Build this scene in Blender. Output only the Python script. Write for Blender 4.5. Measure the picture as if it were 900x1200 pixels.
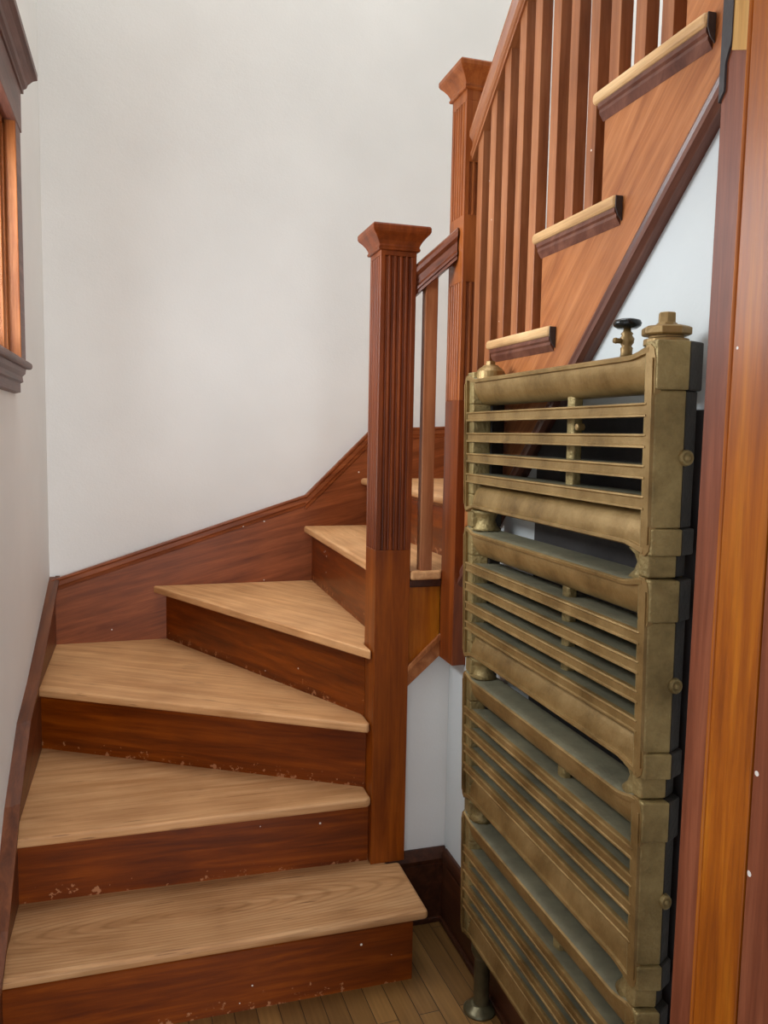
import bpy, bmesh, math, random
from mathutils import Vector, Matrix, Euler
S = bpy.context.scene
C = S.collection
for o in list(bpy.data.objects): bpy.data.objects.remove(o)

# ------------------------------------------------------------ camera
F = 937.06
yaw, pitch, roll = 0.296614, 0.0965654, -0.0179997
cy, sy, cp, sp = math.cos(yaw), math.sin(yaw), math.cos(pitch), math.sin(pitch)
fwd = Vector((sy*cp, cy*cp, -sp)); rt = Vector((cy, -sy, 0)); dn = fwd.cross(rt)
c_, s_ = math.cos(roll), math.sin(roll)
r2 = c_*rt + s_*dn; d2 = -s_*rt + c_*dn
cam = bpy.data.objects.new('camera', bpy.data.cameras.new('camera')); C.objects.link(cam)
cam.data.sensor_fit = 'HORIZONTAL'; cam.data.sensor_width = 36; cam.data.lens = F/900*36
cam.data.clip_start = 0.02
m = Matrix((r2, -d2, -fwd)).transposed().to_4x4(); m.translation = Vector((0, 0, 1.5))
cam.matrix_world = m
S.camera = cam

# ------------------------------------------------------------ world, lights, exposure
w = bpy.data.worlds.new('world'); S.world = w; w.use_nodes = True
wn = w.node_tree.nodes; wn['Background'].inputs[0].default_value = (0.86, 0.91, 1.0, 1); wn['Background'].inputs[1].default_value = 1.25

def area(name, loc, target, sx, sy_, power, col=(1, 1, 1), spread=180):
    l = bpy.data.lights.new(name, 'AREA'); l.shape = 'RECTANGLE'; l.size = sx; l.size_y = sy_
    l.energy = power; l.color = col; l.spread = math.radians(spread)
    o = bpy.data.objects.new(name, l); C.objects.link(o); o.location = loc
    o.rotation_euler = (Vector(target)-Vector(loc)).to_track_quat('-Z', 'Y').to_euler()
    return o
area('window_daylight', (-0.62, 1.95, 2.05), (0.6, 1.95, 1.75), 0.95, 0.62, 37, (0.88, 0.95, 1.0))
area('upstairs_daylight', (0.25, 2.35, 6.1), (0.5, 2.35, 0), 1.9, 1.8, 74, (0.93, 0.97, 1.0))
area('upper_left_fill', (-0.30, 2.1, 4.3), (0.9, 2.0, 2.2), 1.3, 1.5, 16, (0.95, 0.98, 1.0))  # added unseen panel brightening the left-facing sides of newels and balusters
area('room_daylight', (1.0, -3.2, 1.5), (-0.2, 2.8, 1.0), 2.0, 1.9, 122, (0.95, 0.98, 1.0))

S.view_settings.view_transform = 'Standard'; S.view_settings.look = 'None'
S.view_settings.exposure = 0.0; S.view_settings.gamma = 1; S.view_settings.use_curve_mapping = False

# ------------------------------------------------------------ materials
def lin(c):
    return tuple(((v/255)/12.92 if v/255 <= 0.04045 else ((v/255+0.055)/1.055)**2.4) for v in c) + (1,)
def newmat(name):
    m = bpy.data.materials.new(name); m.use_nodes = True
    nt = m.node_tree; b = nt.nodes['Principled BSDF']
    return m, nt, b
def N(nt, t, **k):
    n = nt.nodes.new(t)
    for a, v in k.items():
        if a.startswith('_'): n.inputs[a[1:].replace('_', ' ')].default_value = v
        else: setattr(n, a, v)
    return n
def ramp(nt, stops):
    n = nt.nodes.new('ShaderNodeValToRGB'); e = n.color_ramp.elements
    while len(e) > 1: e.remove(e[0])
    e[0].position, e[0].color = stops[0]
    for p, c in stops[1:]:
        x = e.new(p); x.color = c
    return n
def mix(nt, a, b, fac, mode='MIX'):
    n = nt.nodes.new('ShaderNodeMix'); n.data_type = 'RGBA'; n.blend_type = mode
    for sock, v in ((n.inputs[0], fac), (n.inputs[6], a), (n.inputs[7], b)):
        if hasattr(v, 'links') or hasattr(v, 'is_linked'): nt.links.new(v, sock)
        else: sock.default_value = v
    return n.outputs[2]
def wood(name, dark, mid, light, along=(1, 0, 0), rough=0.4, coat=0.0, grain=1.0, chips=0.0, specks=0.0, worn=0.0, cath=0.0, seed=0.0, bump=0.15, scratch=0.0, ring=None):
    """grain runs along the vector 'along' (object coordinates are world coordinates here)"""
    m, nt, b = newmat(name)
    L = nt.links.new
    tc = N(nt, 'ShaderNodeTexCoord')
    a = Vector(along).normalized()
    rot = a.to_track_quat('X', 'Z').to_matrix().inverted().to_euler()
    mp = N(nt, 'ShaderNodeMapping'); mp.inputs['Rotation'].default_value = rot; mp.inputs['Location'].default_value = (seed, seed*1.7, seed*.6)
    L(tc.outputs['Object'], mp.inputs['Vector'])
    st = N(nt, 'ShaderNodeMapping'); st.inputs['Scale'].default_value = (1.2, 16, 16); L(mp.outputs[0], st.inputs['Vector'])
    n1 = N(nt, 'ShaderNodeTexNoise', _Scale=2.2, _Detail=6.0, _Roughness=0.62, _Distortion=0.5); L(st.outputs[0], n1.inputs['Vector'])
    st2 = N(nt, 'ShaderNodeMapping'); st2.inputs['Scale'].default_value = (3, 90, 90); L(mp.outputs[0], st2.inputs['Vector'])
    n2 = N(nt, 'ShaderNodeTexNoise', _Scale=3.0, _Detail=3.0, _Roughness=0.7); L(st2.outputs[0], n2.inputs['Vector'])
    n3 = N(nt, 'ShaderNodeTexNoise', _Scale=4.5, _Detail=3.0); L(tc.outputs['Object'], n3.inputs['Vector'])
    rp = ramp(nt, [(0.30, lin(dark)), (0.5, lin(mid)), (0.70, lin(light))]); L(n1.outputs['Fac'], rp.inputs[0])
    r2_ = ramp(nt, [(0.36, (0.72, 0.72, 0.72, 1)), (0.55, (1, 1, 1, 1))]); L(n2.outputs['Fac'], r2_.inputs[0])
    col = mix(nt, rp.outputs[0], r2_.outputs[0], 0.55*grain, 'MULTIPLY')
    r3 = ramp(nt, [(0.3, (0.78, 0.74, 0.70, 1)), (0.65, (1.08, 1.08, 1.08, 1))]); L(n3.outputs['Fac'], r3.inputs[0])
    col = mix(nt, col, r3.outputs[0], 0.7, 'MULTIPLY')
    if cath:
        st4 = N(nt, 'ShaderNodeMapping'); st4.inputs['Scale'].default_value = (1.0, 5.5, 5.5)
        if ring:                       # cathedral figure: long nested ellipses round a point of the board
            st4.inputs['Location'].default_value = (-ring[0]*1.0, -ring[1]*7.0, 0); st4.inputs['Scale'].default_value = (1.0, 7.0, 0.0); L(tc.outputs['Object'], st4.inputs['Vector'])
        else: L(mp.outputs[0], st4.inputs['Vector'])
        wv = N(nt, 'ShaderNodeTexWave', wave_type='RINGS', rings_direction='Z', _Scale=(4.2 if ring else 5.5), _Distortion=(1.6 if ring else 5.0), _Detail=3.0); wv.inputs['Detail Scale'].default_value = 1.2
        L(st4.outputs[0], wv.inputs['Vector'])
        r4 = ramp(nt, [(0.0, (0.78, 0.74, 0.68, 1)), (0.35, (1, 1, 1, 1)), (1, (1.04, 1.04, 1.04, 1))]); L(wv.outputs['Fac'], r4.inputs[0])
        col = mix(nt, col, r4.outputs[0], cath, 'MULTIPLY')
    if scratch:
        st5 = N(nt, 'ShaderNodeMapping'); st5.inputs['Scale'].default_value = (5, 70, 70); L(mp.outputs[0], st5.inputs['Vector'])
        n5 = N(nt, 'ShaderNodeTexNoise', _Scale=1.6, _Detail=4.0); L(st5.outputs[0], n5.inputs['Vector'])
        r5 = ramp(nt, [(0.66, (0, 0, 0, 1)), (0.72, (1, 1, 1, 1))]); L(n5.outputs['Fac'], r5.inputs[0])
        f5 = N(nt, 'ShaderNodeMath', operation='MULTIPLY'); f5.inputs[1].default_value = scratch; L(r5.outputs[0], f5.inputs[0])
        col = mix(nt, col, lin((96, 58, 34)), f5.outputs[0])
    if worn:                                                    # pale worn edges: chips of finish lost along the lower part
        n6 = N(nt, 'ShaderNodeTexNoise', _Scale=38.0, _Detail=5.0, _Roughness=0.7); L(tc.outputs['Object'], n6.inputs['Vector'])
        sx = N(nt, 'ShaderNodeSeparateXYZ'); L(tc.outputs['Generated'], sx.inputs[0])
        mr = N(nt, 'ShaderNodeMapRange'); mr.inputs['From Min'].default_value = 0.02; mr.inputs['From Max'].default_value = 0.55
        mr.inputs['To Min'].default_value = 0.53; mr.inputs['To Max'].default_value = 0.80; L(sx.outputs['Z'], mr.inputs['Value'])
        gt = N(nt, 'ShaderNodeMath', operation='GREATER_THAN'); L(n6.outputs['Fac'], gt.inputs[0]); L(mr.outputs[0], gt.inputs[1])
        f6 = N(nt, 'ShaderNodeMath', operation='MULTIPLY'); f6.inputs[1].default_value = worn; L(gt.outputs[0], f6.inputs[0])
        col = mix(nt, col, lin((176, 120, 82)), f6.outputs[0])
    if specks:
        vo = N(nt, 'ShaderNodeTexVoronoi', _Scale=34.0); L(tc.outputs['Object'], vo.inputs['Vector'])
        lt = N(nt, 'ShaderNodeMath', operation='LESS_THAN'); lt.inputs[1].default_value = 0.11; L(vo.outputs['Distance'], lt.inputs[0])
        sc = N(nt, 'ShaderNodeSeparateColor'); L(vo.outputs['Color'], sc.inputs[0])
        g2 = N(nt, 'ShaderNodeMath', operation='GREATER_THAN'); g2.inputs[1].default_value = 1-specks; L(sc.outputs[0], g2.inputs[0])
        f7 = N(nt, 'ShaderNodeMath', operation='MULTIPLY'); L(lt.outputs[0], f7.inputs[0]); L(g2.outputs[0], f7.inputs[1])
        col = mix(nt, col, lin((225, 215, 205)), f7.outputs[0])
    L(col, b.inputs['Base Color'])
    b.inputs['Roughness'].default_value = rough
    b.inputs['Specular IOR Level'].default_value = .3
    b.inputs['Coat Weight'].default_value = coat*.5; b.inputs['Coat Roughness'].default_value = 0.22
    bp = N(nt, 'ShaderNodeBump', _Strength=bump, _Distance=0.002); L(n2.outputs['Fac'], bp.inputs['Height']); L(bp.outputs[0], b.inputs['Normal'])
    return m

RED = ((104, 48, 18), (136, 70, 32), (160, 88, 46))
ORG = ((112, 52, 14), (148, 76, 24), (176, 98, 40))
DRK = ((74, 36, 16), (100, 52, 24), (122, 68, 36))
RIS = ((84, 31, 0), (112, 47, 0), (138, 64, 4))
OAK = ((184, 131, 82), (204, 152, 102), (220, 171, 120))
M = {}
M['skirt'] = wood('varnished_skirt_wood', *RED, along=(1, 0, .25), rough=.45, coat=.15, grain=.7, specks=.03)
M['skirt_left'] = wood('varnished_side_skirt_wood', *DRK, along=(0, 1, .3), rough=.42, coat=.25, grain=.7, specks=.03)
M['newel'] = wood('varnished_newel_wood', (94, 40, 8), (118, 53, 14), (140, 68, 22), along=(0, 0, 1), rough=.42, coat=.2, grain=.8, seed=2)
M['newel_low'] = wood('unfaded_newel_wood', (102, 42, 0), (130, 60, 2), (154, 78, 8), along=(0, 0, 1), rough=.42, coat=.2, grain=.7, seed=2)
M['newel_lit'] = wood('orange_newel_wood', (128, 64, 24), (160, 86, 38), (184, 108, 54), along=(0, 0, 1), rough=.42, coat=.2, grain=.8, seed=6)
M['baluster'] = wood('varnished_baluster_wood', (132, 76, 42), (162, 100, 62), (184, 122, 80), along=(0, 0, 1), rough=.42, coat=.2, grain=.6, seed=5, specks=.02)
M['rail'] = wood('varnished_rail_wood', (136, 76, 42), (166, 102, 62), (190, 126, 84), along=(0, -.7, .65), rough=.35, coat=.35, grain=.6, seed=3)
M['rail_low'] = wood('varnished_short_rail_wood', (88, 44, 24), (112, 58, 34), (134, 74, 46), along=(.7, 0, .65), rough=.35, coat=.3, grain=.6, seed=4)
M['stringer'] = wood('varnished_stringer_wood', (138, 74, 36), (172, 104, 56), (196, 128, 78), along=(0, -.7, .68), rough=.4, coat=.25, grain=.9, seed=7)
M['string_mold'] = wood('stringer_moulding_wood', (84, 48, 38), (108, 66, 52), (134, 88, 70), along=(0, -.7, .68), rough=.35, coat=.3, grain=.5, seed=8)
M['base'] = wood('dark_baseboard_wood', (48, 24, 12), (66, 34, 18), (84, 46, 26), along=(0, 1, 0), rough=.4, coat=.2, grain=.6)
M['jamb'] = wood('orange_door_frame_wood', (130, 62, 4), (164, 86, 8), (190, 112, 20), along=(0, 0, 1), rough=.42, coat=.2, grain=.7, specks=.03, seed=11, cath=.35)
M['jamb_dark'] = wood('worn_door_frame_wood', (100, 48, 26), (126, 66, 40), (150, 86, 56), along=(0, 0, 1), rough=.5, coat=.1, grain=.8, specks=.05, seed=13)
M['bare'] = wood('bare_pine', (170, 118, 56), (206, 156, 86), (224, 178, 110), along=(0, 0, 1), rough=.7, seed=4)
M['window'] = wood('window_trim_wood', (84, 50, 40), (108, 70, 58), (132, 92, 80), along=(0, 1, 0), rough=.45, coat=.1, grain=.7)
M['window_jamb'] = wood('orange_window_wood', (124, 66, 26), (156, 92, 46), (182, 118, 68), along=(0, 0, 1), rough=.4, coat=.2, grain=.9, cath=.4)
tre = []
for i, al in enumerate(((1, .0, 0), (1, .0, 0), (.97, -.57, 0), (.55, -.9, 0), (0.02, 1, 0), (0, 1, 0), (1, .6, 0), (1, 0, 0))):
    tre.append(wood('worn_oak_tread_%d' % (i+1), *[tuple(v*(.89, .95, 1, 1.03, 1.03, 1, 1, 1)[i] for v in c) for c in OAK], along=al, rough=.55, coat=.0, grain=.55, cath=(.75, 0, 0, 0, 0, 0, 0, 0)[i], ring=(.12, 2.09), scratch=(.55 if i < 3 else .25), seed=i*3.1, bump=.25))
M['nosing'] = wood('bare_oak_nosing', (184, 140, 92), (214, 170, 118), (232, 194, 144), along=(0, 1, 0), rough=.55, grain=.9, seed=9)
ris = []
for i, al in enumerate(((1, 0, 0), (1, 0, 0), (.97, -.55, 0), (.5, -.9, 0), (0, 1, 0), (0, 1, 0))):
    ris.append(wood('red_brown_riser_%d' % (i+1), *RIS, along=al, rough=.38, coat=.3, grain=.6, worn=.75, specks=(.16 if i == 0 else .03), seed=i*2.3))

def plaster(name, col, bumpd=0.0012):
    m, nt, b = newmat(name); L = nt.links.new
    tc = N(nt, 'ShaderNodeTexCoord')
    n = N(nt, 'ShaderNodeTexNoise', _Scale=2.0, _Detail=3.0); L(tc.outputs['Object'], n.inputs['Vector'])
    r = ramp(nt, [(0.3, lin([v-5 for v in col])), (0.7, lin([v+4 for v in col]))]); L(n.outputs['Fac'], r.inputs[0]); L(r.outputs[0], b.inputs['Base Color'])
    n2 = N(nt, 'ShaderNodeTexNoise', _Scale=130.0, _Detail=4.0); L(tc.outputs['Object'], n2.inputs['Vector'])
    n4 = N(nt, 'ShaderNodeTexNoise', _Scale=9.0, _Detail=3.0); L(tc.outputs['Object'], n4.inputs['Vector'])
    ad = N(nt, 'ShaderNodeMath', operation='MULTIPLY_ADD'); ad.inputs[1].default_value = 3.0; L(n4.outputs['Fac'], ad.inputs[0]); L(n2.outputs['Fac'], ad.inputs[2])
    bp = N(nt, 'ShaderNodeBump', _Strength=.35, _Distance=bumpd); L(ad.outputs[0], bp.inputs['Height']); L(bp.outputs[0], b.inputs['Normal'])
    b.inputs['Roughness'].default_value = .62
    return m
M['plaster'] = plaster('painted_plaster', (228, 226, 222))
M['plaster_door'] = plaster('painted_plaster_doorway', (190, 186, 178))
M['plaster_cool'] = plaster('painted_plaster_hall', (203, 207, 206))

def floor_mat():
    m, nt, b = newmat('oak_strip_floor'); L = nt.links.new
    tc = N(nt, 'ShaderNodeTexCoord')
    mp = N(nt, 'ShaderNodeMapping'); mp.inputs['Rotation'].default_value = (0, 0, math.radians(88)); L(tc.outputs['Object'], mp.inputs['Vector'])
    br = N(nt, 'ShaderNodeTexBrick', offset=.37); br.inputs['Scale'].default_value = 1.0
    br.inputs['Brick Width'].default_value = .9; br.inputs['Row Height'].default_value = .057; br.inputs['Mortar Size'].default_value = .0012; br.inputs['Mortar Smooth'].default_value = .3
    br.inputs['Color1'].default_value = lin((148, 108, 58)); br.inputs['Color2'].default_value = lin((112, 78, 38)); br.inputs['Mortar'].default_value = lin((48, 32, 20))
    L(mp.outputs[0], br.inputs['Vector'])
    st = N(nt, 'ShaderNodeMapping'); st.inputs['Scale'].default_value = (3, 60, 1); L(mp.outputs[0], st.inputs['Vector'])
    n = N(nt, 'ShaderNodeTexNoise', _Scale=2.0, _Detail=5.0); L(st.outputs[0], n.inputs['Vector'])
    r = ramp(nt, [(0.3, (.72, .7, .66, 1)), (0.7, (1.08, 1.08, 1.08, 1))]); L(n.outputs['Fac'], r.inputs[0])
    L(mix(nt, br.outputs['Color'], r.outputs[0], .8, 'MULTIPLY'), b.inputs['Base Color']); b.inputs['Roughness'].default_value = .42
    bp = N(nt, 'ShaderNodeBump', _Strength=.4, _Distance=.001); L(br.outputs['Fac'], bp.inputs['Height']); bp.invert = True; L(bp.outputs[0], b.inputs['Normal'])
    return m
M['floor'] = floor_mat()

def metal(name, c1, c2, c3, metallic=.45, rough=.45, bump=.25, scale=60):
    m, nt, b = newmat(name); L = nt.links.new
    tc = N(nt, 'ShaderNodeTexCoord')
    n = N(nt, 'ShaderNodeTexNoise', _Scale=9.0, _Detail=6.0, _Roughness=.65); L(tc.outputs['Object'], n.inputs['Vector'])
    r = ramp(nt, [(0.32, lin(c1)), (0.5, lin(c2)), (0.70, lin(c3))]); L(n.outputs['Fac'], r.inputs[0]); L(r.outputs[0], b.inputs['Base Color'])
    n2 = N(nt, 'ShaderNodeTexNoise', _Scale=float(scale*2), _Detail=3.0); L(tc.outputs['Object'], n2.inputs['Vector'])
    bp = N(nt, 'ShaderNodeBump', _Strength=bump, _Distance=.003); L(n2.outputs['Fac'], bp.inputs['Height']); L(bp.outputs[0], b.inputs['Normal'])
    b.inputs['Metallic'].default_value = metallic; b.inputs['Roughness'].default_value = rough
    return m
M['gold'] = metal('aged_bronze_paint', (112, 86, 46), (144, 115, 68), (170, 140, 90))
M['gold_rough'] = metal('pitted_bronze_paint', (112, 94, 56), (146, 126, 80), (178, 156, 104), rough=.5, bump=.9, scale=70)
M['dust'] = metal('dusty_dark_iron', (92, 88, 68), (110, 105, 82), (126, 120, 94), metallic=.1, rough=.75, bump=.3)
M['iron'] = metal('unpainted_dark_iron', (40, 38, 34), (52, 48, 42), (66, 60, 52), metallic=.2, rough=.6, bump=.4)
M['black'] = metal('black_valve_wheel', (20, 22, 20), (28, 30, 28), (40, 42, 38), metallic=.3, rough=.25, bump=.05)
M['pipe'] = metal('worn_pipe_metal', (70, 66, 48), (92, 86, 62), (120, 112, 84), metallic=.6, rough=.3, bump=.1)
M['back'] = metal('dark_back_slab', (44, 40, 38), (54, 50, 48), (64, 60, 58), metallic=0, rough=.8, bump=.1)
M['strap'] = metal('dark_hinge_edge', (48, 40, 38), (60, 52, 50), (80, 70, 66), metallic=.1, rough=.6)
def glass_mat():
    m = bpy.data.materials.new('window_glass'); m.use_nodes = True; nt = m.node_tree; nt.nodes.clear()
    o = nt.nodes.new('ShaderNodeOutputMaterial'); t = nt.nodes.new('ShaderNodeBsdfTransparent'); g = nt.nodes.new('ShaderNodeBsdfGlossy')
    g.inputs['Roughness'].default_value = .02; x = nt.nodes.new('ShaderNodeMixShader'); x.inputs[0].default_value = .07
    nt.links.new(t.outputs[0], x.inputs[1]); nt.links.new(g.outputs[0], x.inputs[2]); nt.links.new(x.outputs[0], o.inputs[0])
    return m
M['glass'] = glass_mat()

# ------------------------------------------------------------ helpers
def bx(bm, x0, x1, y0, y1, z0, z1):
    vs = [bm.verts.new((x, y, z)) for z in (z0, z1) for x, y in ((x0, y0), (x1, y0), (x1, y1), (x0, y1))]
    for f in ((3, 2, 1, 0), (4, 5, 6, 7), (0, 1, 5, 4), (1, 2, 6, 5), (2, 3, 7, 6), (3, 0, 4, 7)):
        bm.faces.new([vs[i] for i in f])
    return vs
def prism(bm, poly, axis, a, b):
    """poly: 2D points; axis 'x' -> (y,z), 'y' -> (x,z), 'z' -> (x,y); extruded from a to b"""
    def P(p, t):
        return {'x': (t, p[0], p[1]), 'y': (p[0], t, p[1]), 'z': (p[0], p[1], t)}[axis]
    A = [bm.verts.new(P(p, a)) for p in poly]; B = [bm.verts.new(P(p, b)) for p in poly]
    n = len(poly)
    f = [bm.faces.new(A), bm.faces.new(B)]
    for i in range(n): f.append(bm.faces.new((A[i], A[(i+1) % n], B[(i+1) % n], B[i])))
    return A, B, f
def sweep(bm, prof, p0, p1, side, up=(0, 0, 1)):
    """profile (u,v) swept between two points, ends cut plumb: u along 'side', v along up"""
    s = Vector(side); u = Vector(up)
    A = [bm.verts.new(Vector(p0)+s*q[0]+u*q[1]) for q in prof]; B = [bm.verts.new(Vector(p1)+s*q[0]+u*q[1]) for q in prof]
    n = len(prof); bm.faces.new(A); bm.faces.new(B)
    for i in range(n): bm.faces.new((A[i], A[(i+1) % n], B[(i+1) % n], B[i]))
def lathe(bm, prof, cx, cy_, seg=24, axis='z', off=0.0, hexa=False):
    seg = 6 if hexa else seg
    rings = []
    for r, h in prof:
        ring = []
        for k in range(seg):
            t = 2*math.pi*k/seg + (0.3 if hexa else 0)
            if axis == 'z': ring.append(bm.verts.new((cx+r*math.cos(t), cy_+r*math.sin(t), h)))
            elif axis == 'y': ring.append(bm.verts.new((cx+r*math.cos(t), h, cy_+r*math.sin(t))))
            else: ring.append(bm.verts.new((h, cx+r*math.cos(t), cy_+r*math.sin(t))))
        rings.append(ring)
    for a, b in zip(rings, rings[1:]):
        for k in range(seg): bm.faces.new((a[k], a[(k+1) % seg], b[(k+1) % seg], b[k]))
    bm.faces.new(rings[0]); bm.faces.new(rings[-1])
def obj(name, bm, mat, parent=None, bevel=0.0, seg=2, smooth=False):
    bmesh.ops.recalc_face_normals(bm, faces=bm.faces[:])
    me = bpy.data.meshes.new(name); bm.to_mesh(me); bm.free()
    o = bpy.data.objects.new(name, me); C.objects.link(o)
    for mm in (mat if isinstance(mat, (list, tuple)) else [mat]): me.materials.append(mm)
    if parent:
        o.parent = parent
        w_ = Vector((0, 0, 0)); p = parent
        while p: w_ += p.location; p = p.parent
        o.location = -w_
    if bevel:
        b = o.modifiers.new('bevel', 'BEVEL'); b.width = bevel; b.segments = seg; b.limit_method = 'ANGLE'; b.angle_limit = math.radians(40)
    if smooth:
        for p in me.polygons: p.use_smooth = True
    return o
def tag(o, label=None, cat=None, group=None, kind=None):
    if label: o['label'] = label
    if cat: o['category'] = cat
    if group: o['group'] = group
    if kind: o['kind'] = kind
    return o
def thing(name, loc, label, cat, group=None, kind=None):
    o = bpy.data.objects.new(name, None); C.objects.link(o); o.location = loc; o.empty_display_size = .1
    return tag(o, label, cat, group, kind)
def B(): return bmesh.new()
def boxo(name, dims, mat, parent=None, bevel=0.0):
    b = B(); bx(b, *dims); return obj(name, b, mat, parent, bevel)

# ------------------------------------------------------------ the stair plan (metres)
XL, YF = -0.35, 3.39            # left wall face, far wall face
XW = 0.896                      # wall below the upper flight
YW = 2.222                      # short wall beside the lower newel
XO = 1.80                       # outer wall of the upper flight
HC = 6.3
Z = [0, .212, .423, .642, .865, 1.102, 1.308, 1.53, 1.747, 1.962, 2.178, 2.393, 2.608]
RUN = .24
def ry(n): return 1.446+RUN*(10-n)      # riser of upper steps 8..12
def sz(y): return 1.668+.955*(1.527-y)  # upper line of the moulding under the upper stringer

# ------------------------------------------------------------ setting
o = boxo('floor', (-.75, 2.0, -2.6, 3.6, -.05, 0), M['floor']); tag(o, 'narrow strip oak floor with worn yellow-brown boards at the foot of the stairs', 'floor', kind='structure')
# left wall with a window opening
WY0, WY1, WZ0, WZ1 = 1.44, 2.495, 1.69, 2.345
b = B()
for d in ((-.51, XL, .66, WY0, 0, HC), (-.51, XL, WY1, 3.6, 0, HC), (-.51, XL, WY0, WY1, 0, WZ0), (-.51, XL, WY0, WY1, WZ1, HC)): bx(b, *d)
o = obj('wall_left', b, M['plaster']); tag(o, 'off-white plaster wall on the left with the wood-framed window', 'wall', kind='structure')
o = boxo('wall_far', (-.51, 2.0, YF, YF+.12, 0, HC), M['plaster']); tag(o, 'tall off-white plaster wall behind the winding steps', 'wall', kind='structure')
o = boxo('wall_outer', (XO, 2.0, .66, YF, 0, HC), M['plaster']); tag(o, 'white wall seen between the balusters of the upper flight', 'wall', kind='structure')
b = B(); ys, ye = .78, YW+.1
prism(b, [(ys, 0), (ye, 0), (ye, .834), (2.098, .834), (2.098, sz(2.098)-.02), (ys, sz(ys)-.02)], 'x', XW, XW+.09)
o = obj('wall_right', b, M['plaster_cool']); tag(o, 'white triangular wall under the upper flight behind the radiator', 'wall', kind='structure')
b = B(); prism(b, [(.70, 0), (XW, 0), (XW, .88), (.70, .76)], 'y', YW, YW+.09)
o = obj('wall_back', b, M['plaster']); tag(o, 'narrow white wall between the two newel posts and above the dark baseboard', 'wall', kind='structure')
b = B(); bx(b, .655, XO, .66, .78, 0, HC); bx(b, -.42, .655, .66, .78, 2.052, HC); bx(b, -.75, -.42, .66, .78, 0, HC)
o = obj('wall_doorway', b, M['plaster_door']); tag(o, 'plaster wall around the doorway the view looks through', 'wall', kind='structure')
o = boxo('ceiling', (-.51, 2.0, .66, YF+.12, HC, HC+.06), M['plaster']); tag(o, 'white ceiling high above the stairwell', 'ceiling', kind='structure')

# baseboards
b = B(); bx(b, .70, XW, YW-.024, YW, 0, .185); prism(b, [(YW, .185), (YW-.024, .185), (YW-.026, .2), (YW-.018, .215), (YW-.008, .228), (YW, .228)], 'x', .70, XW)
bx(b, .70, XW-.02, YW-.036, YW-.024, 0, .016)
o = obj('baseboard_back', b, M['base'], bevel=.002); tag(o, 'short dark brown baseboard beside the lower newel post', 'baseboard', kind='structure')
b = B(); bx(b, XW-.016, XW, .78, YW-.024, 0, .185); prism(b, [(XW, .185), (XW-.016, .185), (XW-.018, .2), (XW-.013, .215), (XW-.008, .228), (XW, .228)], 'y', .78, YW-.02)
bx(b, XW-.026, XW-.016, .78, YW-.03, 0, .016)
o = obj('baseboard_right', b, M['base'], bevel=.002); tag(o, 'long dark brown baseboard running behind the radiator', 'baseboard', kind='structure')
o = boxo('baseboard_left', (XL, XL+.022, .78, 1.86, 0, .24), M['base'], bevel=.003); tag(o, 'dark baseboard on the left wall ahead of the first step', 'baseboard', kind='structure')

# window on the left wall
W = thing('window_1', (XL, (WY0+WY1)/2, WZ0), 'wooden window with heavy moulded head and sill, cut by the left edge', 'window', kind='structure')
cx0, cx1 = XL, XL+.032
b = B(); bx(b, cx0, cx1, WY1-.002, WY1+.09, WZ0, WZ1+.002)
for f in b.faces:
    if f.calc_center_median().y < WY1: f.material_index = 1
obj('casing', b, [M['window'], M['window_jamb']], W, .003)
b = B(); bx(b, cx0, cx1, WY0-.09, WY0+.002, WZ0, WZ1+.002); obj('casing', b, M['window'], W, .003)
b = B(); bx(b, cx0, cx1+.003, WY0-.095, WY1+.095, WZ1-.004, WZ1+.118); obj('head_casing', b, M['window'], W, .002)
b = B(); z0 = WZ1+.118
prism(b, [(XL, z0-.006), (XL+.04, z0-.006), (XL+.04, z0+.006), (XL+.048, z0+.010), (XL+.052, z0+.020), (XL+.066, z0+.032), (XL+.078, z0+.036), (XL+.078, z0+.054), (XL, z0+.054)], 'y', WY0-.12, WY1+.118)
obj('cap_moulding', b, M['window'], W, .001)
b = B(); bx(b, XL-.05, XL+.047, WY0-.12, WY1+.118, WZ0-.018, WZ0+.002); obj('window_sill', b, M['window'], W, .008, 3)
b = B()
prism(b, [(XL, WZ0-.018), (XL+.032, WZ0-.018), (XL+.030, WZ0-.032), (XL+.022, WZ0-.040), (XL+.024, WZ0-.056), (XL+.016, WZ0-.060), (XL+.016, WZ0-.086), (XL, WZ0-.090)], 'y', WY0-.09, WY1+.088)
obj('apron', b, M['window'], W)
b = B()
bx(b, XL-.16, XL+.001, WY1-.022, WY1, WZ0, WZ1); bx(b, XL-.16, XL+.001, WY0, WY0+.022, WZ0, WZ1); bx(b, XL-.16, XL+.001, WY0, WY1, WZ1-.02, WZ1)
bx(b, XL-.16, XL-.01, WY0, WY1, WZ0-.0, WZ0+.018)
bx(b, XL-.022, XL-.006, WY1-.036, WY1-.022, WZ0, WZ1-.02); bx(b, XL-.022, XL-.006, WY0+.022, WY0+.036, WZ0, WZ1-.02)
obj('jamb', b, M['window_jamb'], W, .002)
y0, y1, z0, z1 = WY0+.024, WY1-.024, WZ0+.018, WZ1-.022
sash = B()
for d in ((y0, y0+.045, z0, z1), (y1-.045, y1, z0, z1), (y0+.045, y1-.045, z0, z0+.055), (y0+.045, y1-.045, z1-.045, z1)): bx(sash, XL-.075, XL-.04, *d)
bx(sash, XL-.07, XL-.045, (y0+y1)/2-.012, (y0+y1)/2+.012, z0+.055, z1-.045)
so = obj('sash', sash, M['window_jamb'], W, .003)
b = B(); bx(b, XL-.060, XL-.056, y0+.04, y1-.04, z0+.05, z1-.04); obj('pane', b, M['glass'], so)

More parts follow.
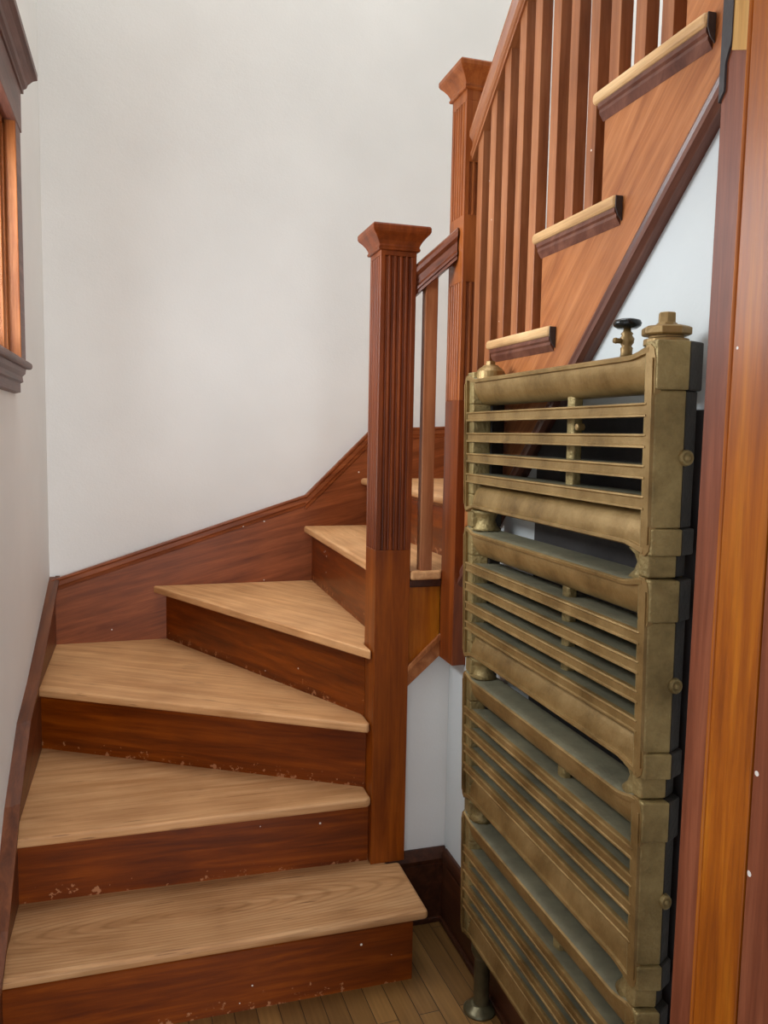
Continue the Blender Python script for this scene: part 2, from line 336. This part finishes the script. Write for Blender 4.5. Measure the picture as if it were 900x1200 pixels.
# door frame on the right edge of the view
XJ = .62
D = thing('door_1', (XJ, .72, 0), 'orange-brown varnished door frame with chipped edges along the right side', 'door frame', kind='structure')
b = B(); prism(b, [(XJ+.005, .786), (XJ+.005, .7445), (.66, .7445), (.66, .786)], 'z', 0, 2.03); obj('stop_strip', b, M['jamb_dark'], D, .002)
tag(D.children[-1], 'duller brown strip of the frame')
b = B(); prism(b, [(XJ, .7445), (XJ, .741), (XJ+.004, .739), (XJ, .737), (XJ, .6712), (.66, .6712), (.66, .7445)], 'z', 0, 2.03); obj('jamb', b, M['jamb'], D, .0015)
b = B(); bx(b, XJ+.006, .67, .663, .6725, 0, 2.03); obj('reveal', b, M['base'], D)
b = B(); prism(b, [(XJ-.004, .6655), (XJ-.004, .60), (.78, .60), (.78, .655), (.64, .6655)], 'z', 0, 2.24); obj('room_casing', b, M['jamb_dark'], D, .003)
b = B(); prism(b, [(.655, .78), (.78, .78), (.78, .80), (.655, .80)], 'z', .0, 2.3); obj('hall_casing', b, M['jamb'], D, .003)
b = B(); bx(b, -.42, .66, .662, .778, 2.03, 2.052); obj('head_jamb', b, M['jamb'], D, .002)
# bare mortise where a hinge was taken off, and the blackened edge beside it
b = B(); prism(b, [(.7705, 1.925), (.7465, 1.915), (.7465, 2.029), (.7705, 2.029)], 'x', XJ+.0035, XJ+.0062); o = obj('hinge_mortise', b, M['bare'], D); tag(o, 'bare yellow pine patch left by a hinge')
b = B(); lathe(b, [(.0028, XJ+.003), (.0028, XJ+.004)], .757, 1.985, 10, 'x'); lathe(b, [(.0022, XJ+.003), (.0022, XJ+.004)], .765, 2.0, 10, 'x'); obj('screw_hole', b, M['iron'], D)
b = B(); prism(b, [(.7865, 1.875), (.7785, 1.885), (.7785, 1.915), (.7705, 1.935), (.7705, 2.029), (.7865, 2.029)], 'x', XJ+.002, XJ+.0062); o = obj('blackened_edge', b, M['strap'], D); tag(o, 'blackened edge beside the hinge patch')

# ------------------------------------------------------------ the staircase
ST = thing('staircase', (.15, 2.4, 0), 'winding wooden staircase with pale worn oak treads and red-brown risers', 'staircase')
def tread(poly, n, mat, t=.028, rr=.011):
    b = B(); A, Bv, f = prism(b, poly, 'z', Z[n]-t, Z[n])
    return obj('tread', b, mat, ST, rr, 3)
def riser(p, q, n, mat, th=.02, cove=True):
    p = Vector(p); q = Vector(q); d = (q-p).normalized(); nb = Vector((-d.y, d.x))  # behind = left of p->q
    b = B(); prism(b, [p, q, q+nb*th, p+nb*th], 'z', Z[n-1]-.02, Z[n]-.027)
    if cove:
        A = [(0, -.045), (-.010, -.040), (-.014, -.028), (0, -.028)]
        vs = []
        for e in (p+d*.004, q-d*.004): vs.append([b.verts.new((e.x+nb.x*u, e.y+nb.y*u, Z[n]+v)) for u, v in A])
        b.faces.new(vs[0]); b.faces.new(vs[1])
        for i in range(4): b.faces.new((vs[0][i], vs[0][(i+1) % 4], vs[1][(i+1) % 4], vs[1][i]))
    return obj('riser', b, mat, ST)
NX = .649
tread([(XL+.01, 1.933), (.739, 1.933), (.739, YW-.025), (.699, YW-.025), (.699, 2.265), (NX-.03, 2.27), (XL+.01, 2.29)], 1, tre[0])
tread([(XL+.01, 2.198), (NX-.014, 2.190), (NX-.002, 2.20), (NX-.002, 2.33), (XL+.01, 2.87)], 2, tre[1])
tread([(XL+.01, 2.800), (NX-.012, 2.212), (NX-.002, 2.222), (NX-.002, 2.36), (.12, 3.385), (XL+.01, 3.385)], 3, tre[2])
tread([(.048, 3.385), (.048, 3.365), (NX-.006, 2.212), (NX-.002, 2.225), (NX-.002, 2.31), (.735, 2.32), (.735, 3.385)], 4, tre[3])
tread([(.672, 3.385), (.672, 2.307), (.757, 2.307), (.757, 2.192), (.853, 2.192), (.853, 2.207), (.98, 2.215), (.98, 3.385)], 5, tre[4])
tread([(.922, 3.385), (.922, 2.208), (.963, 2.208), (1.60, 3.385)], 6, tre[5])
tread([(.94, 2.208), (.88, 2.17), (.88, ry(8)-.02), (XO-.005, ry(8)-.02), (XO-.005, 3.385), (1.53, 3.385)], 7, tre[6])
boxo('first_step_side', (.684, .704, 1.982, YW-.036, 0, Z[1]-.028), ris[0], ST)
r_ = riser((XL+.02, 1.962), (.704, 1.962), 1, ris[0])
riser((XL+.02, 2.252), (NX-.001, 2.225), 2, ris[1])
riser((XL+.02, 2.835), (NX-.001, 2.268), 3, ris[2])
riser((.095, 3.37), (NX-.001, 2.29), 4, ris[3])
riser((.706, 3.37), (.706, 2.307), 5, ris[4])
riser((.957, 3.37), (.957, 2.21), 6, ris[5])
riser((1.56, 3.37), (.952, 2.21), 7, ris[5], cove=False)
for n in range(8, 13):
    y_ = ry(n); ya, yb = max(y_-RUN-.002, .788), max(y_-RUN-.074, .783)
    b = B()
    prism(b, [(.862, y_+.022), (XO-.005, y_+.022), (XO-.005, ya), (.884, ya), (.884, yb), (.862, yb)], 'z', Z[n]-.024, Z[n])
    obj('tread', b, M['nosing'], ST, .009, 3)
    b = B(); prism(b, [(.8815, Z[n]-.024), (.868, Z[n]-.024), (.868, Z[n]-.032), (.872, Z[n]-.036), (.872, Z[n]-.042), (.8815, Z[n]-.056)], 'y', y_+.006, max(y_-RUN-.07, .785))
    if n < 11:
        b2 = B(); prism(b2, [(.8815, Z[n]-.003), (.866, Z[n]-.003), (.866, Z[n]-.026), (.872, Z[n]-.040), (.8815, Z[n]-.050)], 'y', yb-.0002, yb-.0025); tag(obj('return_end', b2, M['strap'], ST, .001), 'thin dark cap on the end of the tread nosing')  # thin dark cap over the cut end of the nosing
    o = obj('nosing_moulding', b, M['string_mold'], ST)
    b = B(); bx(b, .912, XO-.005, y_-.02, y_, Z[n-1]-.02, Z[n]-.023); obj('riser', b, ris[4], ST)
# skirt board along the far wall with a moulded cap
def skirt(pts, axis, face, back, name, mat, label):
    """pts: top line (u,z); board hangs below it to the floor line"""
    b = B(); poly = [(u, z-.004) for u, z in pts]+[(pts[-1][0], pts[-1][1]-.60), (pts[0][0], max(0, pts[0][1]-.70))]
    prism(b, poly, axis, back, face)
    so = obj(name, b, mat, ST); tag(so, label)
    b = B(); sg = -1 if face < back else 1
    for (u0, z0), (u1, z1) in zip(pts, pts[1:]):
        L_ = math.hypot(u1-u0, z1-z0); sc = L_/abs(u1-u0)
        prof = [(0, 0), (.016, 0), (.017, -.007), (.012, -.014), (.012, -.030), (.007, -.036), (.005, -.046), (0, -.048)]
        def P(u, z, q): return (u, face+sg*q[0], z+q[1]*sc) if axis == 'y' else (face+sg*q[0], u, z+q[1]*sc)
        A = [b.verts.new(P(u0, z0, q)) for q in prof]; Bv = [b.verts.new(P(u1, z1, q)) for q in prof]
        b.faces.new(A); b.faces.new(Bv)
        for i in range(len(prof)): b.faces.new((A[i], A[(i+1) % 8], Bv[(i+1) % 8], Bv[i]))
    obj('skirt_moulding', b, mat, so)
    return so
skirt([(XL+.001, .902), (.675, 1.238), (.965, 1.525), (1.40, 1.545), (1.79, 1.90)], 'y', YF-.022, YF, 'skirt_board', M['skirt'], 'long skirt board on the far wall')
b = B(); lt = [(3.385, .917), (2.68, .705), (2.45, .655), (2.31, .575), (2.205, .515), (2.10, .420), (1.97, .31), (1.86, .242)]
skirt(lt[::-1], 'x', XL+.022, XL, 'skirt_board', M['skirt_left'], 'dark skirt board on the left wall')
b.free()
# open stringer of the upper flight (one board, sawtooth top)
b = B(); pts = []
pts += [(2.105, sz(2.105)-.0), (2.105, Z[7]-.024), (ry(8), Z[7]-.024)]
for n in range(8, 13): pts += [(ry(n), Z[n]-.024), (ry(n)-RUN, Z[n]-.024)]
pts += [(.80, Z[12]-.024), (.80, sz(.80))]
prism(b, pts, 'x', .882, .912)
SG = obj('stringer', b, M['stringer'], ST)
b = B()
for (u0, u1) in ((2.105, .80),):
    prof = [(-.004, .004), (.008, .002), (.012, -.010), (.009, -.022), (.016, -.030), (.016, -.044), (.006, -.052), (-.02, -.052)]
    A = [b.verts.new((.882-q[0], u0, sz(u0)+q[1])) for q in prof]; Bv = [b.verts.new((.882-q[0], u1, sz(u1)+q[1])) for q in prof]
    b.faces.new(A); b.faces.new(Bv)
    for i in range(8): b.faces.new((A[i], A[(i+1) % 8], Bv[(i+1) % 8], Bv[i]))
obj('stringer_moulding', b, M['string_mold'], SG)
# short stringer between the two newels
b = B(); prism(b, [(.752, .752), (.857, .845), (.857, Z[5]-.028), (.752, Z[5]-.028)], 'y', 2.214, 2.24); s2 = obj('stringer', b, M['jamb'], ST)
b = B(); prism(b, [(.754, .75), (.856, .84), (.856, .905), (.754, .812)], 'y', 2.203, 2.214)
prism(b, [(.754, .797), (.856, .890), (.856, .908), (.754, .815)], 'y', 2.197, 2.203); obj('stringer_moulding', b, M['stringer'], s2, .001)
b = B(); bx(b, .756, .856, 2.200, 2.214, Z[5]-.05, Z[5]-.028); obj('nosing_moulding', b, M['base'], s2, .003)

# ------------------------------------------------------------ newel posts
def fluted(x0, x1, y0, y1, faces, nfl=5, r=.0056):
    """counter-clockwise outline of a square post with notches on the named faces"""
    out = []
    def side(p, q, nrm, on):
        pts = [p]
        if on:
            d = Vector((q[0]-p[0], q[1]-p[1])); Ls = d.length; d.normalize()
            for k in range(nfl):
                c = Ls*(.5+(k-(nfl-1)/2)*.16)
                for t in (-1, -.6, 0, .6, 1):
                    dep = r*1.2*math.sqrt(max(0, 1-t*t))
                    pts.append((p[0]+d.x*(c+t*r)+nrm[0]*-dep, p[1]+d.y*(c+t*r)+nrm[1]*-dep))
        return pts
    out += side((x0, y0), (x1, y0), (0, -1), 'f' in faces)
    out += side((x1, y0), (x1, y1), (1, 0), 'r' in faces)
    out += side((x1, y1), (x0, y1), (0, 1), 'b' in faces)
    out += side((x0, y1), (x0, y0), (-1, 0), 'l' in faces)
    return out
def newel(name, x0, y0, s, zones, ztop, label, cat, mat, loc, low):
    T = thing(name, loc, label, cat)
    b = B()
    for i, (z0, z1, fc) in enumerate(zones):
        f = prism(b, fluted(x0, x0+s, y0, y0+s, fc), 'z', z0, z1)[2]
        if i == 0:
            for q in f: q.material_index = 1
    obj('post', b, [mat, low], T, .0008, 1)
    prof = [(.000, 0), (.007, .001), (.009, .006), (.006, .011), (.007, .016), (.012, .026), (.021, .038), (.029, .046), (.032, .052), (.032, .062), (.029, .067), (.012, .071)]
    b = B(); rings = []
    for e, h in prof: rings.append([b.verts.new((x, y, ztop+h-.071)) for x, y in ((x0-e, y0-e), (x0+s+e, y0-e), (x0+s+e, y0+s+e), (x0-e, y0+s+e))])
    for A, Bv in zip(rings, rings[1:]):
        for k in range(4): b.faces.new((A[k], A[(k+1) % 4], Bv[(k+1) % 4], Bv[k]))
    b.faces.new(rings[0]); b.faces.new(rings[-1])
    obj('cap', b, mat, T, .0015)
    return T
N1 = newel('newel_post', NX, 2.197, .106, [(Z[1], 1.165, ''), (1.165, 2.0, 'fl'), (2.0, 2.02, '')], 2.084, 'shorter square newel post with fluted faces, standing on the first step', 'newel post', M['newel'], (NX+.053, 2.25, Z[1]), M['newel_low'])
N2 = newel('newel_post', .855, 2.100, .104, [(.838, 1.60, ''), (1.60, 1.925, 'fl'), (1.925, 2.105, ''), (2.105, 2.245, 'fl'), (2.245, 2.405, 'l'), (2.405, 2.44, '')], 2.503, 'taller newel post with fluted faces at the foot of the upper railing', 'newel post', M['newel_lit'], (.907, 2.152, .838), M['newel'])  # lower zone gets the darker wood: its weaker light put into the colour

# ------------------------------------------------------------ railings
def railprof(w, h):
    a = w/2
    return [(-a*.72, 0), (-a*.72, h*.10), (-a*.86, h*.14), (-a*.86, h*.22), (-a*.66, h*.30), (-a*.70, h*.55), (-a, h*.70), (-a, h*.84), (-a*.8, h*.94), (-a*.4, h), (a*.4, h), (a*.8, h*.94), (a, h*.84), (a, h*.70), (a*.70, h*.55), (a*.66, h*.30), (a*.86, h*.22), (a*.86, h*.14), (a*.72, h*.10), (a*.72, 0)]
R1 = thing('stair_railing', (.805, 2.2, Z[5]), 'short sloping handrail with a single baluster between the two newel posts', 'railing')
b = B(); sweep(b, railprof(.06, .088), (.752, 2.236, 1.886), (.857, 2.150, 1.990), (.3, .95, 0)); obj('handrail', b, M['rail_low'], R1)
b = B(); prism(b, [(.786, 2.198), (.823, 2.198), (.823, 2.230), (.786, 2.230)], 'z', Z[5], 1.962); obj('baluster', b, M['baluster'], R1, .0015)
R2 = thing('stair_railing', (.895, 1.55, Z[7]), 'long steep railing of square balusters rising to the top edge', 'railing')
def rb(y): return 2.262+.9*(2.085-y)
b = B(); sweep(b, railprof(.062, .088), (.896, 2.0995, rb(2.0995)), (.896, .80, rb(.80)), (1, 0, 0)); obj('handrail', b, M['rail'], R2)
bw, bd = .027, .034
cys = [2.053, 1.974, 1.897, 1.818, 1.740, 1.652, 1.573, 1.493, 1.418, 1.335, 1.255, 1.176, 1.096, 1.016, .937]
first = None
for yk in cys:
    n = 7
    while n < 12 and yk < ry(n+1)+.01: n += 1
    hgt = rb(yk)+.022-Z[n]
    b = B(); prism(b, [(.8795, yk-bd/2), (.8795+bw, yk-bd/2), (.8795+bw, yk+bd/2), (.8795, yk+bd/2)], 'z', Z[n], Z[n]+hgt)
    obj('baluster', b, M['baluster'], R2, .0012)

# ------------------------------------------------------------ radiator
RX0, RX1, RY0, RY1 = .780, .872, 1.100, 1.880
PIT = .3775; ZT = 1.651; SH = .3415; LEAN = .021
RA = thing('radiator', (.83, 1.49, 0), 'tall bronze-painted cast iron radiator with rows of horizontal bars', 'radiator')
def arc(cx, cz, rx, rz, a0, a1, n=8):
    return [(cx+rx*math.cos(math.radians(a0+(a1-a0)*i/n)), cz+rz*math.sin(math.radians(a0+(a1-a0)*i/n))) for i in range(n+1)]
def shade_flat_by_angle(o, ang=35):
    me = o.data
    bm = bmesh.new(); bm.from_mesh(me)
    for f in bm.faces: f.smooth = True
    for e in bm.edges:
        if len(e.link_faces) != 2 or e.calc_face_angle(0) > math.radians(ang): e.smooth = False
    bm.to_mesh(me); bm.free()
def section(k):
    dz = -k*PIT
    b = B(); zt = ZT+dz; zb = zt-SH
    yA, yB = RY0+.020, RY1-.012
    top = [(RX0+.006, zt-.014), (RX0, zt-.013), (RX0-.001, zt-.004), (RX0+.004, zt), (RX0+.03, zt+.003), (RX1-.010, zt+.003), (RX1-.002, zt-.006), (RX1-.004, zt-.045)] + arc(RX1-.034, zt-.045, .030, .030, 0, -90, 4) + arc(RX0+.046, zt-.022, .040, .053, -90, -180, 9)
    bot = [(x, zt+zb-z) for x, z in top]
    stations = [(yA, 0), (yA+.018, .003), (yA+.034, .008), (yA+.055, .012), (yB-.045, .012), (yB-.028, .008), (yB-.014, .003), (yB, 0)]
    for poly in (top, bot):
        sgn = -1 if poly is top else 1; edge = zt if poly is top else zb
        rings = [[b.verts.new((x, y, z+sgn*d*max(0, 1-abs(z-edge)/.04))) for x, z in poly] for y, d in stations]
        b.faces.new(rings[0]); b.faces.new(rings[-1]); n_ = len(poly)
        for ra, rb_ in zip(rings, rings[1:]):
            for i in range(n_):
                fc = b.faces.new((ra[i], ra[(i+1) % n_], rb_[(i+1) % n_], rb_[i]))
                if poly is top and i in (3, 4, 5): fc.material_index = 1
    # front frame uprights with notched corners at the joints
    for ya, yb, s_1 in ((RY0+.001, RY0+.027, 1), (RY1-.013, RY1, -1)):
        out, inn = (ya, yb) if s_1 == 1 else (yb, ya)
        poly = [(inn, zt), (out+s_1*.014, zt), (out+s_1*.004, zt-.008), (out, zt-.024), (out, zt-.075), (out+s_1*.004, zt-.082), (out+s_1*.004, zb+.052), (out, zb+.045), (out, zb+.022), (out+s_1*.004, zb+.008), (out+s_1*.014, zb), (inn, zb)]
        prism(b, poly, 'x', RX0, RX0+.012)
        prism(b, [(out+s_1*.004, zt-.022), (out+s_1*.0075, zt-.022), (out+s_1*.0075, zb+.020), (out+s_1*.004, zb+.020)], 'x', RX0-.003, RX0)
    sec = obj('section', b, [M['gold'], M['dust']], RA, .0015); shade_flat_by_angle(sec)
    def col(z0, z1, e, bb, bb2, near):
        if near:
            prism(bb, [(RX0+.003, RY0+.034), (RX0+.003-e*.3, RY0+.004-e), (RX0+.056, RY0-.006-e), (RX0+.058, RY0+.045)], 'z', z0, z1)
            prism(bb2, [(RX0+.056, RY0+.045), (RX0+.0562, RY0-.0055-e), (RX1-.002+e*.5, RY0+.010-e), (RX1-.002+e*.5, RY0+.045)], 'z', z0, z1)
        else:
            prism(bb, [(RX0+.004, RY1-.044), (RX0+.050, RY1-.052), (RX0+.052, RY1+.002+e*.5), (RX0+.008, RY1-.002+e*.3)], 'z', z0, z1)
            prism(bb2, [(RX0+.0502, RY1-.054), (RX1-.002, RY1-.048), (RX1-.002, RY1-.004), (RX0+.0522, RY1+.001)], 'z', z0, z1)
    for near in (True, False):
        b = B(); b2 = B()
        for z0, z1, e in ((zt-.072, zt+(.006 if k == 0 else -.002), .006), (zb+.046, zt-.072, 0), (zb+.002, zb+.046, .006)): col(z0, z1, e, b, b2, near)
        if k < 3: col(zb-.036, zb+.002, -.006, b, b2, near)
        obj('end_column', b, M['gold_rough'], sec, .003); obj('rear_column', b2, M['iron'], sec, .003)
    if k < 3:       # rounded necks joining this section to the next one
        for yy in (RY0+.050, RY1-.046):
            b = B(); lathe(b, [(.040, zb+.006), (.030, zb-.004), (.025, zb-.018), (.030, zb-.032), (.040, zb-.042)], RX0+.044, yy, 20)
            obj('neck', b, M['gold_rough'], sec, 0, 2, True)
    for j in range(4):
        zc = zt-.092-.0505*j
        b = B()
        prof = [(RX0-.0015, zc-.003), (RX0, zc), (RX0+.010, zc+.0005), (RX1-.006, zc-.001), (RX1-.004, zc-.007), (RX1-.012, zc-.010), (RX0+.020, zc-.018), (RX0+.003, zc-.0235), (RX0-.0015, zc-.0225), (RX0-.001, zc-.0195), (RX0+.0015, zc-.018), (RX0+.0015, zc-.0055)]
        A, Bv, f = prism(b, prof, 'y', RY0+.022, RY1-.011)
        for i in (2, 3, 4, 5): f[2+i].material_index = 1
        obj('bar', b, [M['gold'], M['dust']], sec)
    for j in range(5):
        zc = zt-.066-.0505*j
        b = B(); prism(b, [(RX0+.030, 1.410), (RX0+.034, 1.402), (RX0+.052, 1.400), (RX0+.052, 1.432), (RX0+.034, 1.430), (RX0+.030, 1.422)], 'z', zc-.030, zc+.006)
        obj('spacer_lug', b, M['gold_rough'], sec, .003)
    b = B(); lathe(b, [(.0, RY0-.014), (.004, RY0-.014), (.005, RY0-.010), (.008, RY0-.0095), (.009, RY0-.012), (.0125, RY0-.0105), (.0135, RY0-.005), (.0135, RY0+.01)], RX0+.060, zt-.180, 20, 'y')
    obj('side_plug', b, M['gold_rough'], sec, 0, 2, True)
    return sec
for k in range(4): section(k)
b = B(); lathe(b, [(0, RX0+.018), (.006, RX0+.018), (.0075, RX0+.020), (.0075, RX0+.034)], 1.368, ZT-.130, 6, 'x'); obj('bolt', b, M['gold'], RA, .001)
# top plugs
b = B(); z0 = ZT+.006
lathe(b, [(.036, z0-.004), (.036, z0+.006), (.028, z0+.008), (.028, z0+.012)], .828, 1.142, 28)
lathe(b, [(.037, z0+.012), (.040, z0+.014), (.040, z0+.024), (.034, z0+.027), (.018, z0+.029), (.016, z0+.033)], .828, 1.142, 8)
lathe(b, [(.015, z0+.030), (.0145, z0+.048), (.013, z0+.050)], .828, 1.142, 6)
obj('top_plug', b, M['gold'], RA, .001)
b = B()
lathe(b, [(.036, z0-.018), (.034, z0+.002), (.028, z0+.009), (.020, z0+.014), (.018, z0+.017)], .828, 1.832, 28)
lathe(b, [(.013, z0+.014), (.012, z0+.027)], .828, 1.832, 6)
obj('top_plug', b, M['gold'], RA, .001)
# air valve with black wheel
b = B(); vx, vy = .822, 1.245
lathe(b, [(.012, z0-.020), (.010, z0-.006), (.011, z0+.002), (.008, z0+.005), (.012, z0+.011), (.013, z0+.018), (.009, z0+.024), (.011, z0+.027), (.007, z0+.031), (.006, z0+.040)], vx, vy, 18)
lathe(b, [(.0045, vx-.026), (.0055, vx-.022), (.0045, vx-.020), (.0045, vx)], vy, z0+.014, 12, 'x')
v = obj('air_valve', b, M['gold'], RA, 0, 2, True)
b = B(); lathe(b, [(.004, z0+.036), (.017, z0+.036), (.023, z0+.040), (.0245, z0+.045), (.022, z0+.050), (.015, z0+.052), (.004, z0+.051)], vx, vy, 28)
o = obj('hand_wheel', b, M['black'], v, 0, 2, True); tag(o, 'black round valve wheel')
# the casting tapers a little: its front stands back towards the wall at the foot
for o in RA.children_recursive:
    for vt in o.data.vertices: vt.co.x += LEAN*(ZT-vt.co.z)*max(0, 1-(vt.co.x-RX0)/.10)
b = B(); bx(b, .889, .894, 1.115, 1.69, .25, 1.55); o = obj('back_slab', b, M['back'], RA); tag(o, 'thin dark slab close behind the bars')  # thin dark slab filling the view between the bars
# feed pipes down to the floor with their floor plates
for yy in (1.800, 1.185):
    zb = ZT-3*PIT-SH
    b = B(); lathe(b, [(.030, zb+.012), (.030, zb-.010), (.026, zb-.022), (.024, zb-.026), (.021, zb-.034), (.0205, .006)], .841, yy, 24)
    p_ = obj('feed_pipe', b, M['pipe'], RA); shade_flat_by_angle(p_)
    b = B(); lathe(b, [(.043, 0), (.043, .004), (.038, .009), (.030, .013), (.024, .020), (.0215, .021)], .837, yy, 32)
    obj('floor_plate', b, M['pipe'], p_, 0, 2, True)
